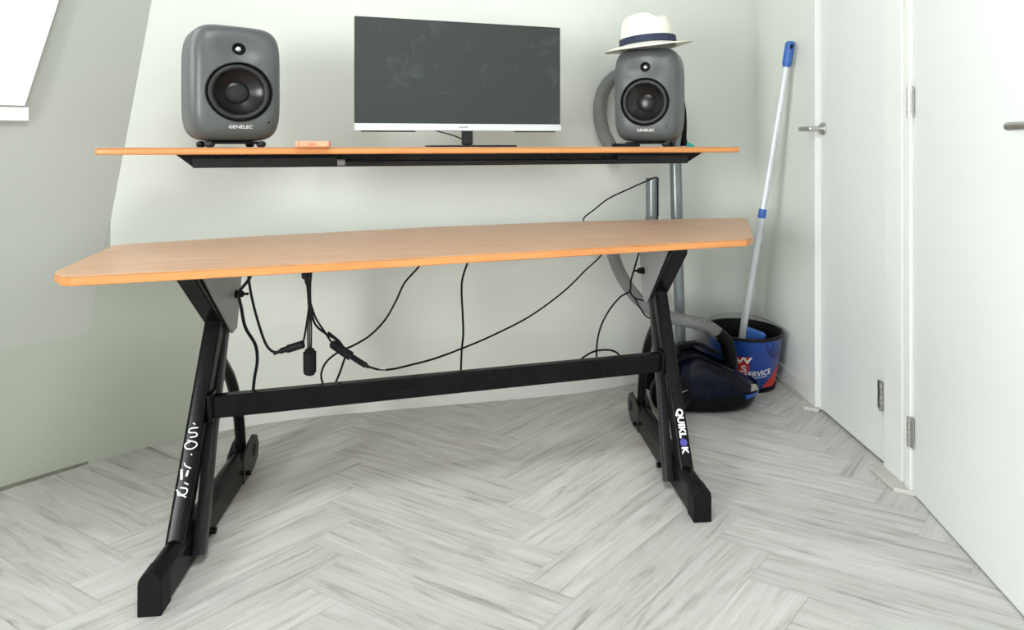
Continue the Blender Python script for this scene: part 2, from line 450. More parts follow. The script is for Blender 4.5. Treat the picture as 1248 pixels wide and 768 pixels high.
# right wall: stub to the corner, wall between and beyond the doors
D1A, D1B = 1.78*F/560, 1.455*F/560           # far and near edge of door 1
D2A = 1.35*F/560                             # hinge edge of door 2
bm = B()
box(bm, (WX+0.05, (3.1+D1A)/2, TOPZ/2), (0.1, 3.1-D1A, TOPZ))
box(bm, (WX+0.09, (D1A+D1B)/2, TOPZ/2), (0.02, D1A-D1B, TOPZ))
box(bm, (WX+0.05, (D1B+D2A)/2, TOPZ/2), (0.1, D1B-D2A, TOPZ))
box(bm, (WX+0.11, (D2A+0.6)/2, TOPZ/2), (0.02, D2A-0.6, TOPZ))
box(bm, (WX+0.05, -0.9, TOPZ/2), (0.1, 3.0, TOPZ))
struct(obj('wall_right', bm, M['wall'], bevel=0.001))
bm = B(); box(bm, (WX-0.007, (2.98+D1A+0.06)/2, 0.033), (0.014, 2.98-D1A-0.06, 0.066))
struct(obj('baseboard_right', bm, M['trim'], bevel=0.003))
bm = B(); box(bm, (WX-0.02, (2.96+D1A+0.06)/2, 0.006), (0.012, 2.96-D1A-0.06, 0.012))
struct(obj('trim_1', bm, M['plinth'], bevel=0.002))
# white skirting at the foot of the back wall
bm = B()
ring = []
sx = [x for x in xs if x > -1.12]
for x in sx:
    y = smooth_back(x); ring.append((bm.verts.new((x, y-0.010, 0)), bm.verts.new((x, y-0.010, 0.055)), bm.verts.new((x, y-0.001, 0.060)), bm.verts.new((x, y+0.01, 0))))
for a, b in zip(ring, ring[1:]):
    for k in range(3): bm.faces.new((a[k], b[k], b[k+1], a[k+1]))
struct(obj('baseboard_back', bm, M['trim']))
# thin dark joint along the left wall foot
bm = B()
n_ = Vector((d.y, -d.x, 0)); n_ = n_ if n_.y < 0 else -n_
prism(bm, [up(E, 0.0), up(K2, 0.0), up(K2, 0.009), up(E, 0.009)], n_*0.008)
M['joint'] = mat('dark_joint_filler', (0.17, 0.17, 0.13), 0.7, noise=0.1, nscale=30)
struct(obj('baseboard_left', bm, M['joint']))

# door frames
def frame_post(name, y0, y1, prot):
    bm = B()
    ym = (y0+y1)/2
    box(bm, (WX+0.03-prot/2, ym, 1.1), (0.06+prot, abs(y1-y0), 2.2))
    return struct(obj(name, bm, M['trim'], bevel=0.004))
frame_post('trim_2', D1A-0.004, D1A+0.055, 0.018)
bm = B()
ya, yb = D1B-0.004, D2A+0.0
box(bm, (WX+0.02, (ya+yb-0.05)/2, 1.1), (0.052, ya-yb+0.05, 2.2))
box(bm, (WX-0.010, (ya+yb+0.045)/2, 1.1), (0.012, ya-yb-0.045, 2.2)); box(bm, (WX-0.012, yb+0.014, 1.1), (0.016, 0.028, 2.2))
struct(obj('trim_3', bm, M['trim'], bevel=0.003))
bm = B(); box(bm, (WX+0.0, (D1A+D1B)/2, 2.16), (0.08, D1A-D1B, 0.08)); box(bm, (WX+0.0, 0.9, 2.16), (0.08, 1.8, 0.08))
struct(obj('trim_4', bm, M['trim'], bevel=0.004))
# loose plinth blocks at the foot of the frames
def plinth(name, y0, y1):
    bm = B()
    prism(bm, [(WX-0.03, y0, 0.0), (WX-0.06, y0-0.02, 0.0), (WX-0.06, y1+0.012, 0.0), (WX-0.012, y1-0.012, 0.0), (WX+0.0, y1, 0.0), (WX+0.0, y0, 0)], (0, 0, 0.014))
    struct(obj(name, bm, M['plinth'], bevel=0.003))
plinth('trim_5', D1B+0.02, D2A+0.0)
plinth('trim_6', D1A+0.07, D1A-0.01)

def handle(door, base, out, along, name='door_handle'):
    """lever: rosette on the leaf, neck, bar"""
    bm = B()
    q = Vector((0, 0, 1)).rotation_difference(Vector(out)).to_matrix().to_4x4()
    lathe(bm, [(0.025, 0.0), (0.025, 0.007), (0.022, 0.010), (0.0, 0.010)], 32, Matrix.Translation(base) @ q)
    h = obj(name, bm, M['steel'], door, smooth=True)
    bm = B()
    p = Vector(base) + Vector(out)*0.008
    tube(bm, [p, p+Vector(out)*0.034, p+Vector(out)*0.046+Vector(along)*0.012, p+Vector(out)*0.046+Vector(along)*0.12], 0.0095, 16, 8)
    obj('lever', bm, M['steel'], h, smooth=True)
def hinge(door, x, y, z, n=5, hgt=0.09):
    bm = B()
    for i in range(n):
        lathe(bm, [(0.0055, 0.0), (0.0055, hgt/n-0.0016)], 14, Matrix.Translation((x, y, z-hgt/2+i*hgt/n)))
    box(bm, (x+0.004, y+0.012, z), (0.003, 0.022, hgt)); box(bm, (x+0.004, y-0.010, z), (0.003, 0.018, hgt))
    obj('hinge', bm, M['steel'], door)
bm = B(); box(bm, (0.02, 0, 1.06), (0.04, D1A-D1B-0.010, 2.11))
d1 = obj('door_1', bm, M['door'], bevel=0.002, fixn=True); d1.location = (WX+0.004, (D1A+D1B)/2, 0.004); struct(d1)
handle(d1, (WX+0.004, D1A-0.026, 1.03+19/750*2.36), (-1, 0, 0), (0, 0.62, 0))
hinge(d1, WX-0.012, D1B+0.016, 0.225); hinge(d1, WX-0.012, D1B+0.016, 1.9)
# door 2 stands a little open into the room; its hinge side is the near post
hx, hy = WX-0.012, D2A-0.003
ang = math.atan2(0.066, 0.46)
bm = B(); box(bm, (0.02, -0.41, 1.06), (0.04, 0.82, 2.11))
d2 = obj('door_2', bm, M['door'], bevel=0.002); d2.location = (hx, hy, 0.0); struct(d2)
d2.rotation_euler = (0, 0, -ang)
def door2_part(name, bm, m, par=None):
    o = obj(name, bm, m, par or d2, smooth=True, local=True); return o
bm = B(); lathe(bm, [(0.025, 0.0), (0.025, 0.007), (0.0, 0.010)], 32, Matrix.Translation((0, -0.634, 1.068)) @ Vector((0, 0, 1)).rotation_difference(Vector((-1, 0, 0))).to_matrix().to_4x4())
h2 = door2_part('door_handle', bm, M['steel'])
bm = B(); tube(bm, [(-0.008, -0.634, 1.068), (-0.042, -0.634, 1.068), (-0.054, -0.622, 1.068), (-0.054, -0.514, 1.068)], 0.0095, 16, 8)
door2_part('lever', bm, M['steel'], h2)
hinge(d2, hx-0.010, hy+0.006, 0.185); hinge(d2, hx-0.010, hy+0.006, 1.155)

# skylight in the leaning wall, upper left
pl_o = up(K2, 0.42); pl_n = (up(E, 0.42)-pl_o).cross(cm-pl_o).normalized()
if pl_n.y > 0: pl_n = -pl_n
def on_wall(px, py):
    r_ = Vector(((px-624)/F, 1, -(py-HZ)/F)); o_ = Vector((0, 0, CH))
    return o_ + r_ * ((pl_o-o_).dot(pl_n)/r_.dot(pl_n))
rb, rt = on_wall(28, 129), on_wall(70, 0)
edge_dir = (rt-rb)/(rt.z-rb.z)
rt2 = rb + edge_dir*(2.30-rb.z)
hdir = (up(E, 0)-up(K2, 0)).normalized()
lb, lt2 = rb + hdir*0.62, rt2 + hdir*0.62
def bar(bm, a, b, wdir, wd, t0, t1):
    prism(bm, [a+pl_n*t0, b+pl_n*t0, b+wdir*wd+pl_n*t0, a+wdir*wd+pl_n*t0], pl_n*(t1-t0))
bm = B()
bar(bm, rb, rt2, hdir, 0.026, 0.001, 0.03); bar(bm, lb, lt2, -hdir, 0.026, 0.001, 0.03)
bar(bm, rb, lb, edge_dir, 0.022, 0.001, 0.029); bar(bm, rt2, lt2, -edge_dir, 0.022, 0.001, 0.029)
bar(bm, rb+hdir*0.04, rt2+hdir*0.04, hdir, 0.006, 0.001, 0.024)
w1 = struct(obj('window_1', bm, M['ledge']))
bm = B(); bar(bm, rb+hdir*0.015, rt2+hdir*0.015, hdir, 0.59, 0.003, 0.014); obj('pane', bm, M['pane'], w1)
bm = B(); bar(bm, rb-hdir*0.012+Vector((0, 0, -0.046)), lb+Vector((0, 0, -0.046)), Vector((0, 0, 1)), 0.042, 0.001, 0.018); obj('window_sill', bm, M['ledge'], w1, bevel=0.003)

# ------------------------------------------------------------------ desk
KY = F/560
desk = thing('desk', 'long narrow wooden desk on black metal Z-shaped legs, standing on the floor', 'desk', (-0.1, 1.6, 0))
ZT, TH = 0.74, 0.023
outline = [fl(66, 331.5, ZT), fl(74, 336.5, ZT), fl(86, 337, ZT), fl(300, 325.5, ZT), fl(500, 314.5, ZT), fl(700, 303, ZT), fl(850, 294.5, ZT), fl(910, 291.5, ZT), fl(917.5, 288, ZT),
           fl(911.5, 267, ZT), fl(904, 265.2, ZT), fl(700, 270, ZT), fl(520, 277, ZT), fl(300, 288.5, ZT), fl(150, 297.8, ZT), fl(137, 299.5, ZT)]
bm = B()
prism(bm, [p - Vector((0, 0, 0.0025)) for p in outline], (0, 0, 0.0025))
obj('tabletop', bm, M['top'], desk, bevel=0.0012)
bm = B(); prism(bm, [p - Vector((0, 0, TH)) for p in outline], (0, 0, TH-0.0026))
e = obj('edge_band', bm, M['edge'], desk, bevel=0.004); e['label'] = 'orange rounded edge band of the top'

O_L = Vector((-0.79, 1.0*KY, 0)); O_R = Vector((0.519, 1.250*KY, 0))
FD = Vector((-0.052, 0.45*KY, 0)).normalized()      # along a foot, front to back
WD = Vector((FD.y, -FD.x, 0))                       # across a foot, to the right
def sp(O, u, z, ww=0.0): return O + FD*(u*KY) + WD*ww + Vector((0, 0, z))
def side(O, inner):
    # foot: long tube with a rounded top
    prof = [(-0.024, 0.006), (0.024, 0.006), (0.024, 0.068)] + [(0.024*math.cos(R(a)), 0.068+0.026*math.sin(R(a))) for a in (20, 45, 70, 90, 110, 135, 160)] + [(-0.024, 0.068)]
    bm = B()
    prism(bm, [sp(O, 0.035, z, x) for x, z in prof], FD*(0.375*KY))
    foot = obj('foot', bm, M['black'], desk, bevel=0.002)
    bm = B()
    prism(bm, [sp(O, 0.0, max(z*1.02, 0.0) if z > 0.01 else 0.0, x*1.06) for x, z in prof], FD*(0.036*KY))
    obj('end_cap', bm, M['blackm'], foot, bevel=0.003)
    # rear housing: two rounded cheeks with a slot between
    for s in (-1, 1):
        bm = B()
        pts = [(0.385, 0.004), (0.455, 0.004), (0.485, 0.025), (0.492, 0.06), (0.478, 0.098), (0.45, 0.115), (0.42, 0.108), (0.392, 0.088), (0.385, 0.075)]
        prism(bm, [sp(O, u_, z_, s*0.0225 - 0.0035) for u_, z_ in pts], WD*0.007)
        obj('cheek', bm, M['darkplate'], foot, bevel=0.002)
    bm = B()
    p = sp(O, 0.455, 0.062, 0.0262 if inner > 0 else -0.0262); sgn = 1 if inner > 0 else -1
    lathe(bm, [(0.019, 0), (0.019, 0.0012), (0, 0.0012)], 24, Matrix.Translation(p) @ Vector((0, 0, 1)).rotation_difference(WD*sgn).to_matrix().to_4x4() @ Matrix.Diagonal((1, 0.75, 1, 1)))
    obj('slot', bm, M['blackm'], foot)
    bm = B()
    tube(bm, [sp(O, 0.20, 0.02, inner*0.024), sp(O, 0.20, 0.02, inner*0.040)], 0.008, 12, curve=False)
    obj('foot_bolt', bm, M['black'], foot, smooth=True)
    bm = B(); tube(bm, [sp(O, 0.40, 0.028, inner*0.026), sp(O, 0.40, 0.028, inner*0.040)], 0.007, 12, curve=False)
    obj('foot_bolt', bm, M['black'], foot, smooth=True)
    # leaning leg: front oval tube and a slimmer tube behind it
    a, b = (0.098, 0.070), (0.285, 0.575)
    bm = B(); tube(bm, [sp(O, *a), sp(O, *b)], 1, 28, curve=False, sq=(0.021, 0.024), up=WD)
    leg = obj('leg', bm, M['black'], desk, smooth=True)
    bm = B(); tube(bm, [sp(O, 0.128, 0.022, inner*0.036), sp(O, 0.150, 0.09, inner*0.034), sp(O, 0.205, 0.25, inner*0.022), sp(O, b[0]+0.022, b[1]-0.04, inner*0.008)], 1, 20, curve=False, sq=(0.014, 0.017), up=WD)
    obj('rear_tube', bm, M['darkplate'], leg, smooth=True)
    # bracket: black arm running forward and up to the top, grey plate on its inner side
    A, Bp = (0.292, 0.535), (0.105, 0.712)
    bm = B()
    prism(bm, [sp(O, u_, z_, -0.024) for u_, z_ in ((0.262, 0.54), (0.320, 0.490), (0.334, 0.53), (0.215, 0.7165), (0.130, 0.7165), (0.130, 0.700))], WD*0.048)
    obj('bracket_arm', bm, M['black'], desk, bevel=0.003)
    bm = B()
    s = inner
    prism(bm, [sp(O, u_, z_, s*0.028-0.0025) for u_, z_ in ((0.14, 0.7165), (0.355, 0.7165), (0.370, 0.675), (0.334, 0.497), (0.306, 0.492))], WD*0.005)
    plate = obj('bracket_plate', bm, M['greyplate'], desk, bevel=0.001); plate['label'] = 'grey triangular steel plate'
    bm = B(); tube(bm, [sp(O, 0.325, 0.598, s*0.050), sp(O, 0.325, 0.598, s*0.066)], 0.004, 12, curve=False)
    tube(bm, [sp(O, 0.325, 0.598, s*0.0306), sp(O, 0.325, 0.598, s*0.051)], lambda t: 0.012 if t < 0.7 else 0.009, 16, curve=False)
    obj('knob', bm, M['blackm'], plate, smooth=True)
    bm = B(); box(bm, sp(O, 0.25, 0.7135, 0), (0.075, 0.26, 0.006), Matrix.Rotation(math.atan2(-FD.x, FD.y), 3, 'Z'))
    obj('mounting_plate', bm, M['darkplate'], desk, bevel=0.002)
    # bent strut rising from the foot's rear end to the leg
    bm = B(); tube(bm, [sp(O, 0.425, 0.05), sp(O, 0.42, 0.12), sp(O, 0.405, 0.21), sp(O, 0.362, 0.33), sp(O, 0.295, 0.43)], 0.0155, 16, 8)
    obj('strut', bm, M['black'], desk, smooth=True)
    return leg
legL = side(O_L, 1); legR = side(O_R, -1)
# cross bar
cl_, cr_ = sp(O_L, 0.205, 0.343, 0.03), sp(O_R, 0.205, 0.343, -0.03)
bm = B()
ax = (cr_-cl_).normalized(); fy = Vector((-ax.y, ax.x, 0)).normalized()
prism(bm, [cl_ + fy*y_ + Vector((0, 0, z_)) for y_, z_ in ((-0.013, -0.029), (0.013, -0.029), (0.013, 0.029), (-0.013, 0.029))], cr_-cl_)
xb = obj('crossbar', bm, M['black'], desk, bevel=0.003)
for pnt, s in ((cl_, 1), (cr_, -1)):
    bm = B(); prism(bm, [pnt - ax*s*0.012 + fy*y_ + Vector((0, 0, z_)) for y_, z_ in ((-0.024, -0.036), (0.024, -0.036), (0.024, 0.036), (-0.024, 0.036))], ax*s*0.014)
    obj('flange', bm, M['black'], xb, bevel=0.004)
# lettering on the legs, running down the front
def leg_letter(O, text, size, t0, t1, m, leg, ww=0.0, name='lettering', off=0.0012):
    a, b = sp(O, 0.098, 0.070), sp(O, 0.285, 0.575)
    dirv = (b-a).normalized(); nrm = (Vector((0, 0, 1)).cross(WD)).normalized()
    nrm = WD.cross(dirv).normalized()
    if nrm.y > 0: nrm = -nrm
    c = a + (b-a)*((t0+t1)/2)
    bm = B()
    text_pts(bm, text, size, lambda x, y: c - dirv*x + WD*(y+ww) + nrm*0.0256, off)
    return obj(name, bm, m, leg)
leg_letter(O_R, 'QUIKL', 0.027, 0.162, 0.296, M['white'], legR, 0.0).__setitem__('label', 'white maker lettering down the leg')
leg_letter(O_R, 'K', 0.0255, 0.090, 0.112, M['white'], legR, 0.0)
bm = B()
a, b = sp(O_R, 0.098, 0.070), sp(O_R, 0.285, 0.575); dv = (b-a).normalized(); nv = WD.cross(dv).normalized(); nv = nv if nv.y < 0 else -nv
lathe(bm, [(0.0105, 0), (0.0105, 0.001), (0, 0.001)], 24, Matrix.Translation(a+(b-a)*0.136+nv*0.0246) @ Vector((0, 0, 1)).rotation_difference(nv).to_matrix().to_4x4())
obj('round_emblem', bm, M['bluedot'], legR)
# what is left of the worn lettering on the left leg
a, b = sp(O_L, 0.098, 0.070), sp(O_L, 0.285, 0.575); dv = (b-a).normalized(); nv = WD.cross(dv).normalized(); nv = nv if nv.y < 0 else -nv
bm = B()
def worn(pts, r=0.0017):
    tube(bm, [a + (b-a)*t + WD*x + nv*0.0246 for t, x in pts], r, 6, 5)
worn([(0.475, -0.002), (0.468, 0.004)]); worn([(0.455, 0.012), (0.452, -0.006), (0.437, -0.008), (0.433, 0.010), (0.420, 0.011), (0.416, -0.004)])
worn([(0.405, -0.008), (0.395, 0.012), (0.382, 0.016), (0.370, 0.006), (0.372, -0.008), (0.388, -0.012), (0.402, 0.002)]); worn([(0.35, 0.006), (0.344, 0.008)])
worn([(0.315, -0.006), (0.303, -0.002), (0.292, 0.012)]); worn([(0.290, -0.010), (0.268, -0.008), (0.250, -0.006)], 0.003); worn([(0.285, 0.006), (0.262, 0.004)], 0.0026)
worn([(0.238, 0.002), (0.230, 0.012)]); worn([(0.220, -0.006), (0.214, 0.010), (0.196, 0.010), (0.190, -0.006), (0.204, -0.010)]); worn([(0.212, -0.014), (0.190, 0.002), (0.182, 0.012)])
obj('lettering', bm, M['whiteworn'], legL).__setitem__('label', 'worn remains of white lettering')
# small black clips screwed under the top
for px, py in ((332, 326.5), (739, 303.5)):
    bm = B(); p = at(px, py, 1.62 if px < 500 else 2.05); p.z = ZT-TH-0.010
    box(bm, p, (0.030, 0.05, 0.020)); box(bm, p+Vector((0.022, 0, 0.006)), (0.016, 0.03, 0.008))
    obj('cable_clip', bm, M['blackm'], desk, bevel=0.002)

# ------------------------------------------------------------------ wall shelf
SL = Vector((-1.147, 1.25*KY, 0)); SR = Vector((0.845, 1.68*KY, 0))
sd = (SR-SL).normalized(); sn = Vector((-sd.y, sd.x, 0))
SZ, ST = 1.0212, 0.0205
shelf = thing('wall_shelf', 'long thin orange wooden shelf with black metal underframe high on the back wall', 'shelf', ((SL+SR)/2 + sn*0.15 + Vector((0, 0, SZ-0.06))))
LS = (SR-SL).length
def ss(u_, v_, z_): return SL + sd*u_ + sn*v_ + Vector((0, 0, z_))
outl = [(0.0, 0.03), (0.012, 0.004), (0.04, 0.0), (LS-0.04, 0.0), (LS-0.012, 0.004), (LS, 0.03), (LS-0.02, 0.27), (LS-0.04, 0.285), (0.10, 0.285), (0.07, 0.26)]
bm = B(); prism(bm, [ss(u_, v_, SZ-0.002) for u_, v_ in outl], (0, 0, 0.002)); obj('board', bm, M['top'], shelf)
bm = B(); prism(bm, [ss(u_, v_, SZ-ST) for u_, v_ in outl], (0, 0, ST-0.0021)); obj('edge_band', bm, M['edge'], shelf, bevel=0.005)
zb = SZ-ST
ua, ub = 0.185, LS-0.10
fr = [(ua, zb), (ub, zb), (ub-0.075, zb-0.041), (ua+0.05, zb-0.041)]
bm = B(); prism(bm, [ss(u_, 0.10, z_-0.0002) for u_, z_ in fr], sn*0.012); und = obj('underframe', bm, M['black'], shelf, bevel=0.002)
bm = B(); prism(bm, [ss(u_, 0.24, z_-0.0002) for u_, z_ in fr], sn*0.012); obj('rear_rail', bm, M['black'], und, bevel=0.002)
for u0, u1 in ((ua+0.05, ua+0.34), (ua+0.335, ua+0.46), (ub-0.36, ub-0.22), (ub-0.22, ub-0.075)):
    bm = B(); prism(bm, [ss(u0, 0.085, zb-0.041), ss(u1, 0.085, zb-0.041), ss(u1, 0.25, zb-0.041), ss(u0, 0.25, zb-0.041)], (0, 0, 0.004))
    prism(bm, [ss(u0, 0.085, zb-0.041), ss(u1, 0.085, zb-0.041), ss(u1, 0.085, zb-0.012), ss(u0, 0.085, zb-0.012)], sn*0.004)
    obj('frame_plate', bm, M['darkplate'], und, bevel=0.001)
bm = B(); tube(bm, [ss(ua+0.47, 0.09, zb-0.029), ss(ub-0.20, 0.09, zb-0.029)], 0.0075, 14, curve=False)
obj('rail_tube', bm, M['darkplate'], shelf, smooth=True)
bm = B(); tube(bm, [ss(ua+0.462, 0.09, zb-0.028), ss(ua+0.485, 0.09, zb-0.028)], 0.010, 16, curve=False)
obj('tube_cap', bm, M['greyplate'], shelf, smooth=True)
for u_ in (0.55, LS-0.55):
    p = ss(u_, 0.12, zb-0.022); yw = back_y(p.x)
    bm = B(); q = Vector((p.x - 0.05, yw+0.004, p.z))
    tube(bm, [p, q], 1, 16, curve=False, sq=(0.005, 0.010), up=(1, 0, 0))
    obj('wall_bracket', bm, M['black'], shelf, smooth=True)

# ------------------------------------------------------------------ studio speakers
a_, b_, c_, NE = 0.121, 0.1085, 0.1735, 5.0
CZ = 0.018 + c_
def front_y(x, z):
    t = 1 - abs(x/a_)**NE - abs((z-CZ)/c_)**NE
    return -b_*max(t, 0.0)**(1/NE)
spk = thing('studio_speaker', 'grey rounded studio speaker with bare top on the left end of the wooden shelf', 'speaker', (0, 0, 0), 0, 'grey studio speakers on the shelf')
bm = B(); superell(bm, (0, 0, CZ), (a_, b_, c_), NE, 46)
for v in bm.verts:
    if v.co.y < -b_*0.6: v.co.y += 0.013*math.exp(-((v.co.x/0.062)**2 + ((v.co.z-0.291)/0.036)**2)**1.3)
cab = obj('cabinet', bm, M['speaker'], spk, smooth=False, local=True)
WZ, WR, TZ = 0.163, 0.0885, 0.291
toF = Matrix.Rotation(R(90), 4, 'X')     # local z -> -y (forward)
def front(z, dy=0.0): return Matrix.Translation((0, -b_+dy, z)) @ toF
bm = B(); lathe(bm, [(WR, -0.06), (WR, 0.03)], 72, front(WZ)); cut(cab, bm)
bm = B(); lathe(bm, [(0.0185, -0.05), (0.0185, 0.03)], 40, front(TZ)); cut(cab, bm)
for p in cab.data.polygons: p.use_smooth = True
cab.data.set_sharp_from_angle(angle=R(35))
dsh = 0.003
bm = B(); lathe(bm, [(WR-0.0003, -0.058), (WR-0.0003, 0.001), (WR-0.003, 0.0015), (WR-0.005, -0.003), (WR-0.005, -0.058)], 72, front(WZ, dsh), cap=False)
obj('woofer_ring', bm, M['blackm'], cab, smooth=True, local=True)
bm = B(); R0 = WR-0.014
lathe(bm, [(WR-0.005, -0.006)] + [(R0+0.0085*math.cos(R(t)), -0.008+0.0085*math.sin(R(t))) for t in range(0, 181, 20)] + [(R0-0.0085, -0.012)], 72, front(WZ, dsh), cap=False)
wf = obj('woofer', bm, M['surround'], cab, smooth=True, local=True)
bm = B(); lathe(bm, [(R0-0.0083, -0.009)] + [(R0-0.0085 - (R0-0.0085-0.022)*t, -0.009-0.030*t**0.8) for t in (0.1, 0.25, 0.45, 0.7, 1.0)], 72, front(WZ, dsh), cap=False)
obj('cone', bm, M['cone'], wf, smooth=True, local=True)
bm = B(); lathe(bm, [(0.034*math.cos(R(t)), -0.0345+0.009*math.sin(R(t))) for t in range(0, 90, 10)] + [(0, -0.0255)], 48, front(WZ, dsh), cap=False)
obj('dust_cap', bm, M['cone'], wf, smooth=True, local=True)
bm = B(); lathe(bm, [(0.0183, -0.02), (0.0183, -0.0145), (0.0165, -0.0135), (0.0125, -0.0205), (0.0, -0.0215)], 40, front(TZ), cap=False)
tw = obj('tweeter', bm, M['blackm'], cab, smooth=True, local=True)
bm = B(); lathe(bm, [(0.0095*math.cos(R(t)), -0.0205+0.0075*math.sin(R(t))) for t in range(0, 90, 12)] + [(0, -0.013)], 32, front(TZ), cap=False)
obj('tweeter_dome', bm, M['dome'], tw, smooth=True, local=True)
bm = B(); text_pts(bm, 'GENELEC', 0.0135, lambda x, y: Vector((x*1.12+0.003, front_y(x, 0.060+y)-0.0009, 0.060+y)), 0.0001)
obj('lettering', bm, M['white'], cab, local=True)
bm = B(); lathe(bm, [(0.003, -0.004), (0.003, 0.0008), (0, 0.0008)], 16, Matrix.Translation((0.078, front_y(0.078, 0.075), 0.075)) @ toF)
obj('indicator_light', bm, M['blackm'], cab, smooth=True, local=True)
# stand with rounded rubber feet
bm = B()
prism(bm, [(x, y, 0.010) for x, y in ((-0.060, -0.072), (0.060, -0.072), (0.072, 0.0), (0.060, 0.07), (-0.060, 0.07), (-0.072, 0))], (0, 0, 0.008))
prism(bm, [(x, y, 0.018) for x, y in ((-0.045, -0.03), (0.045, -0.03), (0.045, 0.06), (-0.045, 0.06))], (0, 0, 0.014))
stand = obj('stand', bm, M['blackm'], spk, bevel=0.004, local=True)
for x, y in ((-0.068, -0.062), (0.068, -0.062), (-0.068, 0.062), (0.068, 0.062)):
    bm = B(); lathe(bm, [(0.0, 0.0), (0.008, 0.0), (0.012, 0.004), (0.0135, 0.010), (0.011, 0.016), (0.005, 0.019), (0, 0.0195)], 24, Matrix.Translation((x, y, 0)))
    obj('rubber_foot', bm, M['surround'], stand, smooth=True, local=True)
spk2 = copy_tree(spk)
spk2['label'] = 'grey rounded studio speaker under the white hat on the right end of the shelf'
LSP = Vector((-0.868, 1.90, SZ)); spk.location = LSP; spk.rotation_euler = (0, 0, R(37)); spk.scale = (1.06, 1.06, 1.0)
RSP = Vector((0.522, 2.33, SZ)); spk2.location = RSP; spk2.rotation_euler = (0, 0, R(-23))

# ------------------------------------------------------------------ monitor
def quad_px(tl, tr, br, bl, Yl, Yr):
    return at(*tl, Yl), at(*tr, Yr), at(*br, Yr), at(*bl, Yl)
tl, tr, br, bl = quad_px((433, 19), (682.5, 33.5), (684, 160), (431, 159), 1.45*KY, 1.61*KY)
mon = thing('monitor', 'wide dark dusty computer monitor with silver lower bezel standing on the wooden shelf', 'monitor', Vector((-0.165, 2.06, SZ)))
mx = ((tr+br)/2 - (tl+bl)/2); mw = mx.length; mx.normalize(); mn = Vector((-mx.y, mx.x, 0)).normalized()
mc = (tl+tr+br+bl)/4; mh = ((tl-bl).length + (tr-br).length)/2; mb = mc.z - mh/2
def mp_(u_, v_, z_): return Vector((mc.x, mc.y, 0)) + mx*u_ + mn*v_ + Vector((0, 0, z_))
def mbox(bm, u0, u1, v0, v1, z0, z1):
    prism(bm, [mp_(u0, v0, z0), mp_(u1, v0, z0), mp_(u1, v0, z1), mp_(u0, v0, z1)], mn*(v1-v0))
hw = mw/2
bm = B(); mbox(bm, -hw, hw, 0.002, 0.014, mb, mb+mh); mbox(bm, -hw*0.6, hw*0.6, 0.014, 0.045, mb+0.02, mb+mh*0.7)
hous = obj('housing', bm, M['bezel'], mon, bevel=0.003)
bm = B(); mbox(bm, -hw+0.003, hw-0.003, 0.000, 0.0019, mb+0.024, mb+mh-0.003); obj('screen', bm, M['screen'], mon)
bm = B(); mbox(bm, -hw-0.001, hw+0.001, -0.004, 0.010, mb, mb+0.0235); bz = obj('bezel', bm, M['silver'], mon, bevel=0.002)
bm = B(); mbox(bm, -hw+0.02, -hw*0.45, 0.0, 0.012, mb-0.004, mb-0.0002); obj('lower_lip', bm, M['bezel'], hous)
bm = B(); mbox(bm, hw*0.52, hw-0.02, 0.0, 0.012, mb-0.004, mb-0.0002); obj('lower_lip', bm, M['bezel'], hous)
bm = B(); mbox(bm, -0.014, 0.016, -0.0045, -0.0041, mb+0.010, mb+0.014); obj('maker_mark', bm, M['greyplate'], bz)
bm = B(); mbox(bm, 0.002, 0.038, 0.012, 0.036, SZ+0.006, mb+0.10); obj('stand_neck', bm, M['bezel'], mon, bevel=0.006)
bm = B(); prism(bm, [mp_(u_, v_, SZ) for u_, v_ in ((-0.125, -0.075), (0.165, -0.075), (0.15, 0.10), (-0.11, 0.10))], (0, 0, 0.006)); obj('stand_base', bm, M['bezel'], mon, bevel=0.002)
bm = B(); tube(bm, [mp_(-0.10, 0.02, mb+0.005), mp_(-0.07, 0.02, mb-0.004), mp_(-0.03, 0.025, mb-0.014), mp_(0.006, 0.03, mb-0.028)], 0.0022, 8); obj('power_lead', bm, M['cable'], mon, smooth=True)

# ------------------------------------------------------------------ small salmon box on the shelf
p = at(382, 176, 1.83); p.z = SZ
sb = thing('pocket_box', 'small salmon-pink plastic box lying on the shelf between left speaker and monitor', 'box', p)
bm = B(); box(bm, p+Vector((0, 0, 0.009)), (0.096, 0.05, 0.018), Matrix.Rotation(R(10), 3, 'Z')); obj('case', bm, M['salmon'], sb, bevel=0.006)
bm = B(); box(bm, p+Vector((0, -0.0256, 0.009))+Vector((0.004, 0, 0)), (0.018, 0.0012, 0.007), Matrix.Rotation(R(10), 3, 'Z')); obj('slot', bm, M['salmon2'], sb)
bm = B(); box(bm, p+Vector((-0.034, -0.0325, 0.009)), (0.003, 0.0012, 0.015), Matrix.Rotation(R(10), 3, 'Z')); obj('hinge_line', bm, M['salmon2'], sb)

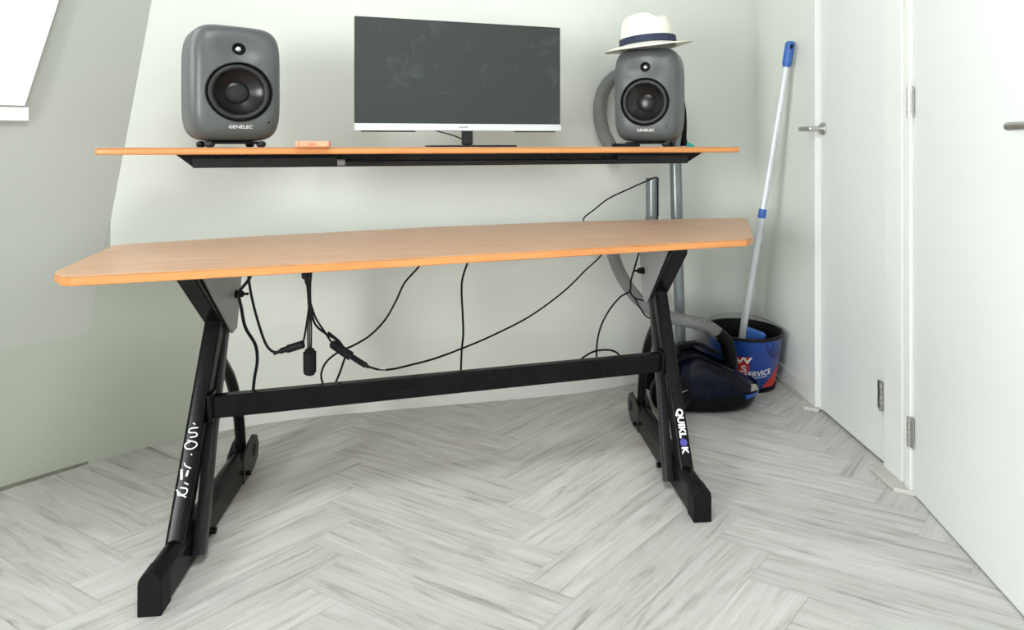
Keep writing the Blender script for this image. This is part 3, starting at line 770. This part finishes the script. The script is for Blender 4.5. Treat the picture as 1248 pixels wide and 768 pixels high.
# ------------------------------------------------------------------ hat
def build_hat():
    o = thing('panama_hat', 'white straw hat with navy ribbon resting on top of the right speaker', 'hat', RSP + Vector((0, 0, 0.365)))
    o.location += Vector((-0.007, 0.0, 0.0))
    rotm = Matrix.Rotation(R(-3.5), 4, 'Y') @ Matrix.Rotation(R(-1), 4, 'X')
    seg = 72
    A, Bc = 0.104, 0.112          # crown half width (x) and half depth (y)
    def crown_top(x, y):
        # teardrop with a centre dent and a front pinch; seen from the front as two humps
        h = 0.122 - 0.016*(abs(x)/A)**3
        h += 0.006*(-x/A)
        h -= 0.019*math.exp(-((x-0.022)/0.024)**2) * (0.6+0.4*math.exp(-((y+0.02)/0.07)**2))
        return h
    bm = B(); rings = []
    prof = [(0.0, 1.0), (0.25, 1.0), (0.45, 0.995), (0.62, 0.975), (0.74, 0.94), (0.82, 0.88), (0.87, 0.80), (0.905, 0.68), (0.93, 0.5), (0.96, 0.25), (1.0, 0.02)]
    for r_, zf in prof:
        ring = []
        n = seg if r_ > 0 else 1
        for k in range(n):
            th = 2*math.pi*k/seg
            x, y = A*r_*math.cos(th), Bc*r_*math.sin(th)
            z = crown_top(x/max(r_, .9) if r_ > .9 else x, y)*zf if zf < 0.9 else crown_top(x, y)*zf
            ring.append(bm.verts.new(rotm @ Vector((x, y, z+0.012))))
        rings.append(ring)
    # brim: thickness, dipping at the front, turned up at the sides and the back
    def brimz(th, s): return -0.020*s**1.2*max(-math.sin(th), 0)**1.2 + 0.012*s**2*max(math.sin(th), 0) + 0.000 + 0.010*s*s*math.cos(th)
    for s in (0.04, 0.3, 0.6, 0.85, 1.0):
        ring = []
        for k in range(seg):
            th = 2*math.pi*k/seg
            ring.append(bm.verts.new(rotm @ Vector(((A+0.062*s)*math.cos(th), (Bc+0.062*s)*math.sin(th), 0.014+brimz(th, s)))))
        rings.append(ring)
    for s in (1.0, 0.6, 0.3, 0.0):
        ring = []
        for k in range(seg):
            th = 2*math.pi*k/seg
            ring.append(bm.verts.new(rotm @ Vector(((A+0.062*s)*math.cos(th), (Bc+0.062*s)*math.sin(th), 0.011+brimz(th, s)))))
        rings.append(ring)
    for a, b in zip(rings, rings[1:]):
        for k in range(seg):
            k2 = (k+1) % seg
            if len(a) == 1: bm.faces.new((a[0], b[k2], b[k]))
            else: bm.faces.new((a[k], a[k2], b[k2], b[k]))
    h = obj('straw_body', bm, M['hat'], o, smooth=True, local=True)
    bm = B(); rr = []
    for z, sc in ((0.016, 1.012), (0.026, 0.997), (0.036, 0.989), (0.043, 0.985)):
        rr.append([bm.verts.new(rotm @ Vector((A*sc*math.cos(2*math.pi*k/seg), Bc*sc*math.sin(2*math.pi*k/seg), z))) for k in range(seg)])
    for a, b in zip(rr, rr[1:]):
        for k in range(seg): bm.faces.new((a[k], a[(k+1) % seg], b[(k+1) % seg], b[k]))
    bd = obj('ribbon', bm, M['band'], o, smooth=True, local=True)
    md = bd.modifiers.new('thick', 'SOLIDIFY'); md.thickness = 0.0025; md.offset = 1
    bm = B(); pts = []
    for k in (-58, -50, -42):
        th = R(k); pts.append((A*1.02*math.cos(th), Bc*1.02*math.sin(th)))
    prism(bm, [rotm @ Vector((x, y, z)) for (x, y), z in ((pts[0], 0.020), (pts[2], 0.021), (pts[2], 0.040), (pts[0], 0.039))], Vector((pts[1][0], pts[1][1], 0)).normalized()*0.003)
    obj('ribbon_bow', bm, M['band'], bd, local=True)
build_hat()

# ------------------------------------------------------------------ bucket with a mop
BX, BY = 1.008, 2.672
RT, RB_, BH = 0.157, 0.122, 0.232
bk = thing('bucket', 'blue bucket with black rim and wire bail, on the floor by the door', 'bucket', (BX, BY, 0))
T0 = Matrix.Translation((BX, BY, 0))
bm = B(); lathe(bm, [(0.0, 0.004), (RB_-0.004, 0.004), (RB_, 0.010), (RT-0.004, BH-0.012), (RT-0.008, BH-0.012), (RB_-0.006, 0.014), (0, 0.014)], 72, T0, cap=False)
body = obj('shell', bm, M['bucketblue'], bk, smooth=True)
bm = B(); lathe(bm, [(RB_+0.0015, 0.0), (RB_+0.004, 0.0), (RB_+0.006, 0.016), (RB_+0.0015, 0.016)], 72, T0, cap=False); lathe(bm, [(0, 0.0), (RB_+0.002, 0.0), (RB_+0.002, 0.003), (0, 0.003)], 72, T0, cap=False)
obj('base_ring', bm, M['bucketblack'], bk, smooth=True)
bm = B(); lathe(bm, [(RT-0.008, BH-0.014), (RT, BH-0.013), (RT+0.003, BH-0.006), (RT, BH), (RT-0.006, BH), (RT-0.009, BH-0.006), (RT-0.008, BH-0.014)], 72, T0, cap=False)
obj('rim', bm, M['bucketblack'], bk, smooth=True)
bm = B(); lathe(bm, [(RT-0.0095, BH-0.008), (RB_-0.0075, 0.0155), (0, 0.0155)], 72, T0, cap=False); obj('lining', bm, M['bucketblack'], bk, smooth=True)
bm = B()
tube(bm, [(BX + (RT+0.003)*math.cos(R(t)), BY + (RT-0.01)*math.sin(R(t)), BH - 0.006 + 0.032*math.sin(R(t))) for t in range(-5, 186, 10)], 0.0019, 8, 3)
obj('bail', bm, M['steel'], bk, smooth=True)
for s in (-1, 1):
    bm = B(); box(bm, (BX+s*(RT+0.002), BY, BH-0.014), (0.010, 0.022, 0.026)); obj('ear', bm, M['bucketblack'], bk, bevel=0.003)
facing = math.atan2(-BY, -BX)
def wrap(az, z, lift=0.0006):
    t = (z-0.010)/(BH-0.022); r_ = RB_ + (RT-0.004-RB_)*t + lift
    return Vector((BX + r_*math.cos(az), BY + r_*math.sin(az), z))
def on_bucket(cx_deg, cz, slope=0.0): return lambda x, y: wrap(facing + R(cx_deg) + x/0.14, cz + y + slope*x)
bm = B(); text_pts(bm, 'SERVICE', 0.033, on_bucket(25, 0.082, 0.12), 0.0006); obj('lettering', bm, M['white'], body)
bm = B()
for i in range(9): 
    x0 = 0.004 + i*0.0073
    f_ = on_bucket(14, 0.063, 0.10); v = [bm.verts.new(f_(x, y)) for x, y in ((x0, -0.002), (x0+0.0055, -0.002), (x0+0.0055, 0.002), (x0, 0.002))]; bm.faces.new(v)
obj('small_print', bm, M['paper'], body)
def patch(pts, f_, m, name, par, n=4):
    bm = B(); bm.faces.new([bm.verts.new(Vector((x, y, 0))) for x, y in pts])
    bmesh.ops.triangulate(bm, faces=bm.faces[:]); bmesh.ops.subdivide_edges(bm, edges=bm.edges[:], cuts=n, use_grid_fill=True)
    for v in bm.verts: v.co = f_(v.co.x, v.co.y)
    return obj(name, bm, m, par, smooth=True)
lf = on_bucket(-1, 0.118, 0.06)
def lf2(x, y): return wrap(facing + R(-1) + x/0.14, 0.118 + y + 0.06*x, 0.0012)
shield = patch([(-0.024, 0.034), (0.024, 0.034), (0.022, -0.02), (0.012, -0.036), (-0.012, -0.036), (-0.022, -0.02)], lf, M['red'], 'shield', body)
bm = B(); text_pts(bm, 'W', 0.046, lambda x, y: lf2(x*1.35, y*0.8+0.018), 0.0010); text_pts(bm, 'S', 0.044, lambda x, y: lf2(x*1.2, y*0.85-0.017), 0.0010); obj('shield_letters', bm, M['white'], shield)
az0 = 74
patch([(-0.058, -0.052), (0.06, -0.052), (0.06, 0.052)] , lambda x, y: wrap(facing + R(56) + x/0.14, 0.072+y, 0.0008), M['red'], 'red_corner', body, 8)
patch([(0.075*math.cos(R(t))*1.0, 0.075*math.sin(R(t))) for t in range(180, 361, 12)], lambda x, y: wrap(facing + R(64) + x/0.14, 0.212+y, 0.0006), M['bucketnavy'], 'navy_disc', body, 3)

mop = thing('mop', 'white-poled mop with blue grip leaning in the corner, its head in the blue bucket', 'mop', (0.975, 2.62, 0.02))
mt = at(963, 54, 2.552); mbm = at(903, 418, 2.62)
dirm = (mbm-mt).normalized()
def mp2(t): return mt + dirm*t
Lm = (mbm-mt).length
bm = B(); tube(bm, [mp2(0.06), mp2(Lm*0.56)], 0.0125, 16, curve=False); obj('upper_pole', bm, M['pole'], mop, smooth=True)
bm = B(); tube(bm, [mp2(Lm*0.555), mp2(Lm+0.12)], 0.0145, 16, curve=False); obj('lower_pole', bm, M['pole'], mop, smooth=True)
bm = B(); tube(bm, [mp2(Lm*0.545), mp2(Lm*0.548), mp2(Lm*0.572), mp2(Lm*0.575)], lambda t: 0.016 if 0.1 < t < 0.9 else 0.0152, 16, curve=False); obj('collar', bm, M['polered'], mop, smooth=True)
bm = B(); tube(bm, [mp2(-0.012), mp2(-0.004), mp2(0.02), mp2(0.08), mp2(0.095)], lambda t: 0.012 if t < 0.1 else (0.0195 if t < 0.9 else 0.0145), 16, curve=False)
grip = obj('grip', bm, M['polered'], mop, smooth=True)
bm = B(); tube(bm, [mp2(0.004)+Vector((-0.002, -0.0195, 0)), mp2(0.022)+Vector((-0.002, -0.0205, 0))], 0.0055, 10, curve=False); obj('hang_hole', bm, M['blackm'], grip, smooth=True)
bm = B(); hp = mp2(Lm+0.045)
rm = Matrix.Rotation(R(20), 3, 'Y') @ Matrix.Rotation(R(12), 3, 'X')
box(bm, hp + Vector((0.052, 0.005, 0.055)), (0.09, 0.03, 0.095), rm); obj('mop_head', bm, M['mopblue'], mop, bevel=0.005)

# ------------------------------------------------------------------ vacuum cleaner
VX, VY = 0.762, 2.45
vac = thing('vacuum_cleaner', 'dark blue canister vacuum cleaner on the floor behind the right desk leg', 'vacuum cleaner', (VX, VY, 0))
def vac_shell(bm, z0, z1, grow, nx=44, nz=14):
    """long streamlined shell: nose at +x; section narrows towards the nose"""
    rings = []
    for i in range(nx+1):
        t = i/nx                                    # 0 tail .. 1 nose
        x = -0.195 + 0.405*t
        wd = 0.125*(1-(abs(t-0.36)/0.66)**2.6 if t > 0.36 else 1-(abs(t-0.36)/0.40)**3.5)**0.5 if 0 < t < 1 else 0
        top = z0 + (z1-z0)*((1-(t-0.38)/0.62*0.72-0.28*((t-0.38)/0.62)**3 if t > 0.38 else 1-((0.38-t)/0.42)**3.0))
        top = max(top, z0 + 0.026*(1 if 0 < t < 1 else 0))
        ring = []
        for k in range(nz+1):
            a = math.pi*k/nz
            y = -math.cos(a); z = math.sin(a)
            y = math.copysign(abs(y)**0.55, y); z = z**0.6
            ring.append(bm.verts.new((VX+x, VY + (wd+grow)*y, z0 + (top-z0)*z)))
        rings.append(ring)
    for a, b in zip(rings, rings[1:]):
        for k in range(nz): bm.faces.new((a[k], a[k+1], b[k+1], b[k]))
    return rings
bm = B(); rings = vac_shell(bm, 0.072, 0.232, 0.002)
for a, b in zip(rings, rings[1:]): bm.faces.new((a[0], b[0], b[-1], a[-1]))
bmesh.ops.remove_doubles(bm, verts=bm.verts[:], dist=1e-5)
obj('hood', bm, M['vacblue'], vac, smooth=True)
# lower tub
bm = B(); rr = []
for z, s in ((0.008, 0.84), (0.014, 0.90), (0.035, 0.97), (0.06, 1.0), (0.073, 1.0)):
    ring = []
    for k in range(56):
        th = 2*math.pi*k/56; c, s_ = math.cos(th), math.sin(th)
        x = math.copysign(abs(c)**0.62, c)*0.200*s + 0.006; y = math.copysign(abs(s_)**0.72, s_)*0.122*s
        if x > 0: y *= 1-0.42*(x/0.205)**2
        ring.append(bm.verts.new((VX+x, VY+y, z)))
    rr.append(ring)
for a, b in zip(rr, rr[1:]):
    for k in range(56): bm.faces.new((a[k], a[(k+1) % 56], b[(k+1) % 56], b[k]))
bm.faces.new(rr[0][::-1]); bm.faces.new(rr[-1])
obj('tub', bm, M['vacblack'], vac, smooth=True)
# blue bumper strip and grey lens at the nose
def tub_pt(t, z):
    c, s_ = math.cos(R(t)), math.sin(R(t)); x = abs(c)**0.62*0.200 + 0.006
    y = math.copysign(abs(s_)**0.72, s_)*0.122*(1-0.42*(x/0.205)**2)
    return (VX+x*1.012, VY+y*1.03, z)
bm = B(); tube(bm, [tub_pt(t, 0.066) for t in range(-62, 25, 6)], 1, 12, 3, sq=(0.010, 0.005), up=(0, 0, 1)); obj('bumper', bm, M['bumper'], vac, smooth=True)
bm = B(); prism(bm, [(VX+0.152, VY-0.088, 0.079), (VX+0.186, VY-0.068, 0.079), (VX+0.178, VY-0.060, 0.099), (VX+0.146, VY-0.077, 0.102)], (0.006, -0.006, 0.004)); obj('display_lens', bm, M['vacgrey'], vac, bevel=0.003)
# dark trim panels over the hood
bm = B(); tube(bm, [(VX-0.15, VY-0.085, 0.190), (VX-0.06, VY-0.088, 0.216), (VX+0.02, VY-0.088, 0.185), (VX+0.10, VY-0.08, 0.140)], 1, 12, 6, sq=(0.012, 0.005), up=(0, -1, 0.6)); obj('hood_trim', bm, M['vacblack'], vac, smooth=True)
bm = B(); tube(bm, [(VX-0.11, VY-0.02, 0.228), (VX-0.03, VY-0.02, 0.244), (VX+0.05, VY-0.02, 0.205)], 1, 12, 6, sq=(0.020, 0.007), up=(0, 1, 0)); obj('carry_handle', bm, M['vacblack'], vac, smooth=True)
for sgn in (-1, 1):
    bm = B(); mw_ = Matrix.Translation((VX-0.155, VY+sgn*0.112, 0.082)) @ Vector((0, 0, 1)).rotation_difference(Vector((0, sgn, 0))).to_matrix().to_4x4()
    lathe(bm, [(0.080, -0.02), (0.082, 0.0), (0.078, 0.012), (0.066, 0.017), (0.060, 0.012), (0.0, 0.020)], 48, mw_)
    wh = obj('wheel', bm, M['vacblack'], vac, smooth=True)
    for k in range(5):
        bm = B(); a0 = R(72*k+20)
        tube(bm, [mw_ @ Vector((0.015*math.cos(a0), 0.015*math.sin(a0), 0.0195)), mw_ @ Vector((0.060*math.cos(a0), 0.060*math.sin(a0), 0.0145))], 0.0016, 6, curve=False)
        obj('spoke', bm, M['greyplate'], wh, smooth=True)
bm = B(); lathe(bm, [(0.0, 0.0), (0.02, 0.0), (0.02, 0.014), (0, 0.014)], 20, Matrix.Translation((VX+0.13, VY, 0))); obj('castor', bm, M['vacblack'], vac, smooth=True)
# suction hose: from the elbow on the hood up in an arc, behind the desk leg and the desk top
ep = at(889, 436, 2.44)
bm = B(); tube(bm, [Vector((ep.x-0.004, 2.44, 0.120)), at(889, 432, 2.44), at(884, 416, 2.44), at(874, 405, 2.44)], lambda t: 0.031 - 0.006*t, 20, 8); obj('hose_elbow', bm, M['vacblack'], vac, smooth=True)
hp_ = [at(877, 408, 2.44), at(864, 399, 2.45), at(845, 393, 2.46), at(822, 388, 2.48), at(800, 381, 2.50), at(778, 365, 2.52), at(762, 344, 2.53), at(751, 322, 2.54), at(746, 302, 2.54),
       at(752, 287, 2.54), at(772, 285, 2.54), at(789, 280, 2.54), at(795, 262, 2.54), at(795, 250, 2.54)]
bm = B(); tube(bm, hp_, 0.0255, 20, 8); obj('hose', bm, M['hose'], vac, smooth=True)
bm = B(); tube(bm, [at(795, 262, 2.54), at(795, 217, 2.54)], 0.0268, 20, curve=False); o_ = obj('hose_cuff', bm, M['tube'], vac, smooth=True); o_['label'] = 'smooth grey-blue cuff at the free hose end'
# suction tube standing upright behind, with the upper hose loop and the handle
tb0, tb1 = at(830, 437, 2.585), at(823, 190, 2.605)
bm = B(); tube(bm, [(tb0.x+0.004, tb0.y, 0.03), tb0, at(826, 310, 2.595)], 0.0215, 20, curve=False); o_ = obj('lower_tube', bm, M['tube'], vac, smooth=True)
bm = B(); tube(bm, [at(826, 312, 2.595), tb1, at(827, 140, 2.605)], 0.0245, 20, curve=False); obj('upper_tube', bm, M['tube'], vac, smooth=True)
bm = B(); box(bm, Vector((tb0.x-0.02, 2.63, 0.02)), (0.20, 0.06, 0.04)); obj('floor_nozzle', bm, M['vacblack'], vac, bevel=0.008)
bm = B(); tube(bm, [at(832, 178, 2.60), at(832, 140, 2.60), at(826, 112, 2.60), at(812, 98, 2.60)], lambda t: 0.016 if 0.05 < t else 0.020, 16, 8); obj('handle', bm, M['vacblack'], vac, smooth=True)
bm = B(); tube(bm, [at(814, 99, 2.60), at(790, 88, 2.60), at(765, 88, 2.60), at(748, 95, 2.59), at(735, 112, 2.57), at(731, 135, 2.55), at(735, 160, 2.53), at(745, 180, 2.52)], 0.0275, 20, 8)
o_ = obj('upper_hose', bm, M['hose'], vac, smooth=True)

# flat things lying under the right speaker
bm = B(); p = RSP + Vector((-0.10, -0.055, 0)); rz = Matrix.Rotation(R(-14), 3, 'Z')
box(bm, p + Vector((0, 0, 0.006)), (0.10, 0.05, 0.012), rz); tag(obj('adapter', bm, M['blackm'], bevel=0.003), 'flat black adapter lying beside the foot of the hatted speaker', 'adapter')
p = RSP + Vector((0.135, -0.085, 0)); bm = B()
prism(bm, [p+Vector((-0.02, 0, 0)), p+Vector((0.012, 0.004, 0)), p+Vector((0.008, 0.004, 0.006)), p+Vector((-0.018, 0, 0.018))], (0.002, 0.012, 0)); tag(obj('plastic_piece', bm, M['teal']), 'tiny teal plastic piece beside the foot of the hatted speaker', 'plastic piece')

# ------------------------------------------------------------------ cables below the desk
YB = 1.2*KY + 0.05
def cable(pts, r, name, label, Y=None):
    P = [at(px, py, yy) for px, py, yy in pts]
    bm = B(); tube(bm, P, r, 10, 8)
    return P, bm
def cable_thing(pts, r, label, name='cable'):
    P, bm = cable(pts, r, name, label)
    o = obj(name, bm, M['cable'], smooth=True); tag(o, label, 'cable'); return o, P
cable_thing([(310, 326, 1.63), (303, 341, 1.63), (291.5, 357, 1.64), (294, 375, 1.64), (299, 399, 1.65), (311, 420, 1.66), (313.5, 440, 1.68), (310, 462, 1.69), (307, 492, 1.69)], 0.0042,
            'thick black cable wavering down beside the left desk leg')
# cable ending in an in-line connector
_, bm = cable([(302, 326, 1.62), (304.5, 350, 1.62), (311, 380, 1.62), (322, 415, 1.62), (330, 427, 1.62), (338, 430, 1.62)], 0.0033, '', '')
t = thing('connector_cable', 'black cable hanging from the desk that ends in a slanted connector, left of the plug', 'cable', at(302, 326, 1.62))
obj('lead', bm, M['cable'], t, smooth=True)
bm = B(); tube(bm, [at(334, 431, 1.62), at(345, 427, 1.62), at(350, 425.5, 1.62), at(352, 425, 1.62), at(365, 421, 1.62), at(369.5, 419.5, 1.62)], lambda t: 0.0045 if t < 0.15 else (0.0075 if t < 0.48 else 0.0105), 14, 4); obj('connector', bm, M['blackm'], t, smooth=True)
bm = B(); tube(bm, [at(369, 420, 1.62), at(371.5, 408, 1.62), at(374, 392, 1.62), at(376.5, 372, 1.615), at(375.5, 352, 1.612), at(373, 336, 1.61), at(375, 322, 1.61)], 0.0026, 8); obj('thin_lead', bm, M['cable'], t, smooth=True)
# hanging plug on three thin wires
t = thing('plug', 'black oval plug hanging straight down from a bundle of thin wires under the desk', 'plug', at(378, 430, 1.60))
bm = B()
P0 = [at(372, 324, 1.60), at(374, 340, 1.60), at(376, 360, 1.60), at(377, 382, 1.60)]
for dx in (-1.2, 0.8, 2.6): tube(bm, [q + Vector((0.0016*dx, 0, 0)) for q in P0] + [at(376.5+dx*1.2, 400, 1.60), at(376.6+dx, 432, 1.60)], 0.0019, 8)
obj('lead', bm, M['cable'], t, smooth=True)
bm = B(); tube(bm, [at(372.5, 326, 1.598), at(372.5, 333, 1.598), at(373.5, 340, 1.598), at(375, 346, 1.598)], lambda t: 0.011 if t < 0.6 else 0.006, 14, 4); obj('cable_tie', bm, M['blackm'], t, smooth=True)
bm = B(); tube(bm, [at(377.5, 424, 1.60), at(377.5, 428, 1.60), at(377.5, 434, 1.60), at(377.5, 450, 1.60), at(377, 454, 1.60), at(376.5, 457, 1.60)],
               lambda t: (0.006 if t < 0.1 else 0.012) if t < 0.25 else (0.0165 if t < 0.75 else (0.014 if t < 0.95 else 0.008)), 16, 4); obj('plug_body', bm, M['blackm'], t, smooth=True)
# long cable with two connectors running right and up behind the desk, over the top to the grey tube
t = thing('extension_cable', 'long black cable with joined connectors, sagging right and rising to the grey tube', 'cable', at(404, 418, 1.68))
bm = B(); tube(bm, [at(380, 324, 1.645), at(378, 350, 1.645), at(379, 376, 1.645), at(384, 395, 1.65), at(396, 406, 1.65), at(410, 414, 1.665), at(418, 424, 1.67)], 0.0030, 8)
tube(bm, [at(377, 365, 1.64), at(385, 388, 1.64), at(396, 405, 1.64), at(405, 419, 1.66)], 0.0026, 8); obj('lead', bm, M['cable'], t, smooth=True)
bm = B(); tube(bm, [at(404, 417, 1.67), at(407, 420, 1.67), at(420, 429.5, 1.67), at(428, 434.5, 1.67)], lambda t: 0.008 if t < 0.2 else 0.012, 14, 4); obj('socket', bm, M['blackm'], t, smooth=True)
bm = B(); tube(bm, [at(426, 433, 1.67), at(440, 442, 1.68), at(446, 445.5, 1.68), at(450, 448, 1.68)], lambda t: 0.0075 if t < 0.7 else 0.0045, 14, 4); obj('connector', bm, M['blackm'], t, smooth=True)
bm = B(); tube(bm, [at(449, 447, 1.68), at(462, 450.5, 1.70), at(478, 450, 1.73), at(500, 445, 1.78), at(530, 437, 1.85), at(565, 424, 1.93), at(600, 409, 2.0), at(645, 386, 2.1), at(685, 357, 2.2), at(712, 331, 2.28), at(735, 306, 2.36),
   at(722, 283, 2.44), at(711, 268, 2.46), at(725, 255, 2.48), at(742, 242, 2.49), at(765, 231, 2.50), at(785, 222, 2.505), at(800, 216.2, 2.512), at(801.3, 225, 2.508), at(801.3, 250, 2.506), at(801, 268, 2.506)], 0.0030, 8, 8)
obj('long_lead', bm, M['cable'], t, smooth=True)
bm = B(); tube(bm, [at(461, 450.4, 1.70), at(469, 450.6, 1.714)], 0.0042, 10, curve=False); obj('paper_tag', bm, M['paper'], t, smooth=True)
# loop cable through the connectors
cable_thing([(521, 312, 1.88), (508, 328, 1.86), (493, 345, 1.84), (483, 366, 1.82), (470, 389, 1.80), (452, 408, 1.78), (432, 420.5, 1.745), (413, 429, 1.735), (398, 441, 1.735), (391.5, 456, 1.735), (395, 470, 1.735), (404, 474, 1.735), (411, 462, 1.735), (418, 443, 1.735), (421, 430, 1.735), (414, 417, 1.70), (400, 405, 1.69)],
            0.0030, 'black cable dropping from the desk middle into a small loop behind the connectors')
cable_thing([(574, 309, 1.95), (570, 320, 1.95), (564, 338, 1.95), (562.5, 355, 1.95), (564, 385, 1.95), (564.5, 408, 1.95), (562.5, 430, 1.95), (561.5, 462, 1.95)], 0.0034,
            'short black cable hanging nearly straight behind the middle of the desk')
cable_thing([(781, 300, 2.36), (775, 321, 2.36), (769, 342, 2.36), (767.5, 355, 2.36), (756, 362, 2.36), (742, 379, 2.36), (732, 399, 2.36), (727.5, 420, 2.36), (727, 446, 2.34)], 0.0033,
            'black cable curving down left of the right desk leg to the crossbar')
cable_thing([(767.5, 352, 2.345), (771, 361, 2.345), (782, 366, 2.345), (802, 366.5, 2.345), (812, 372, 2.345), (806, 384, 2.345), (800, 389.5, 2.345), (788, 386, 2.345), (780, 375, 2.345), (773, 362, 2.34)], 0.0030,
            'looped black cable tangled behind the upper right desk leg')
cable_thing([(704, 442, 2.2), (712, 435, 2.2), (724, 428.5, 2.2), (738, 426.5, 2.2), (750, 429, 2.2), (759, 438, 2.2), (761, 446, 2.2)], 0.0034,
            'low arch of black cable above the right half of the crossbar')
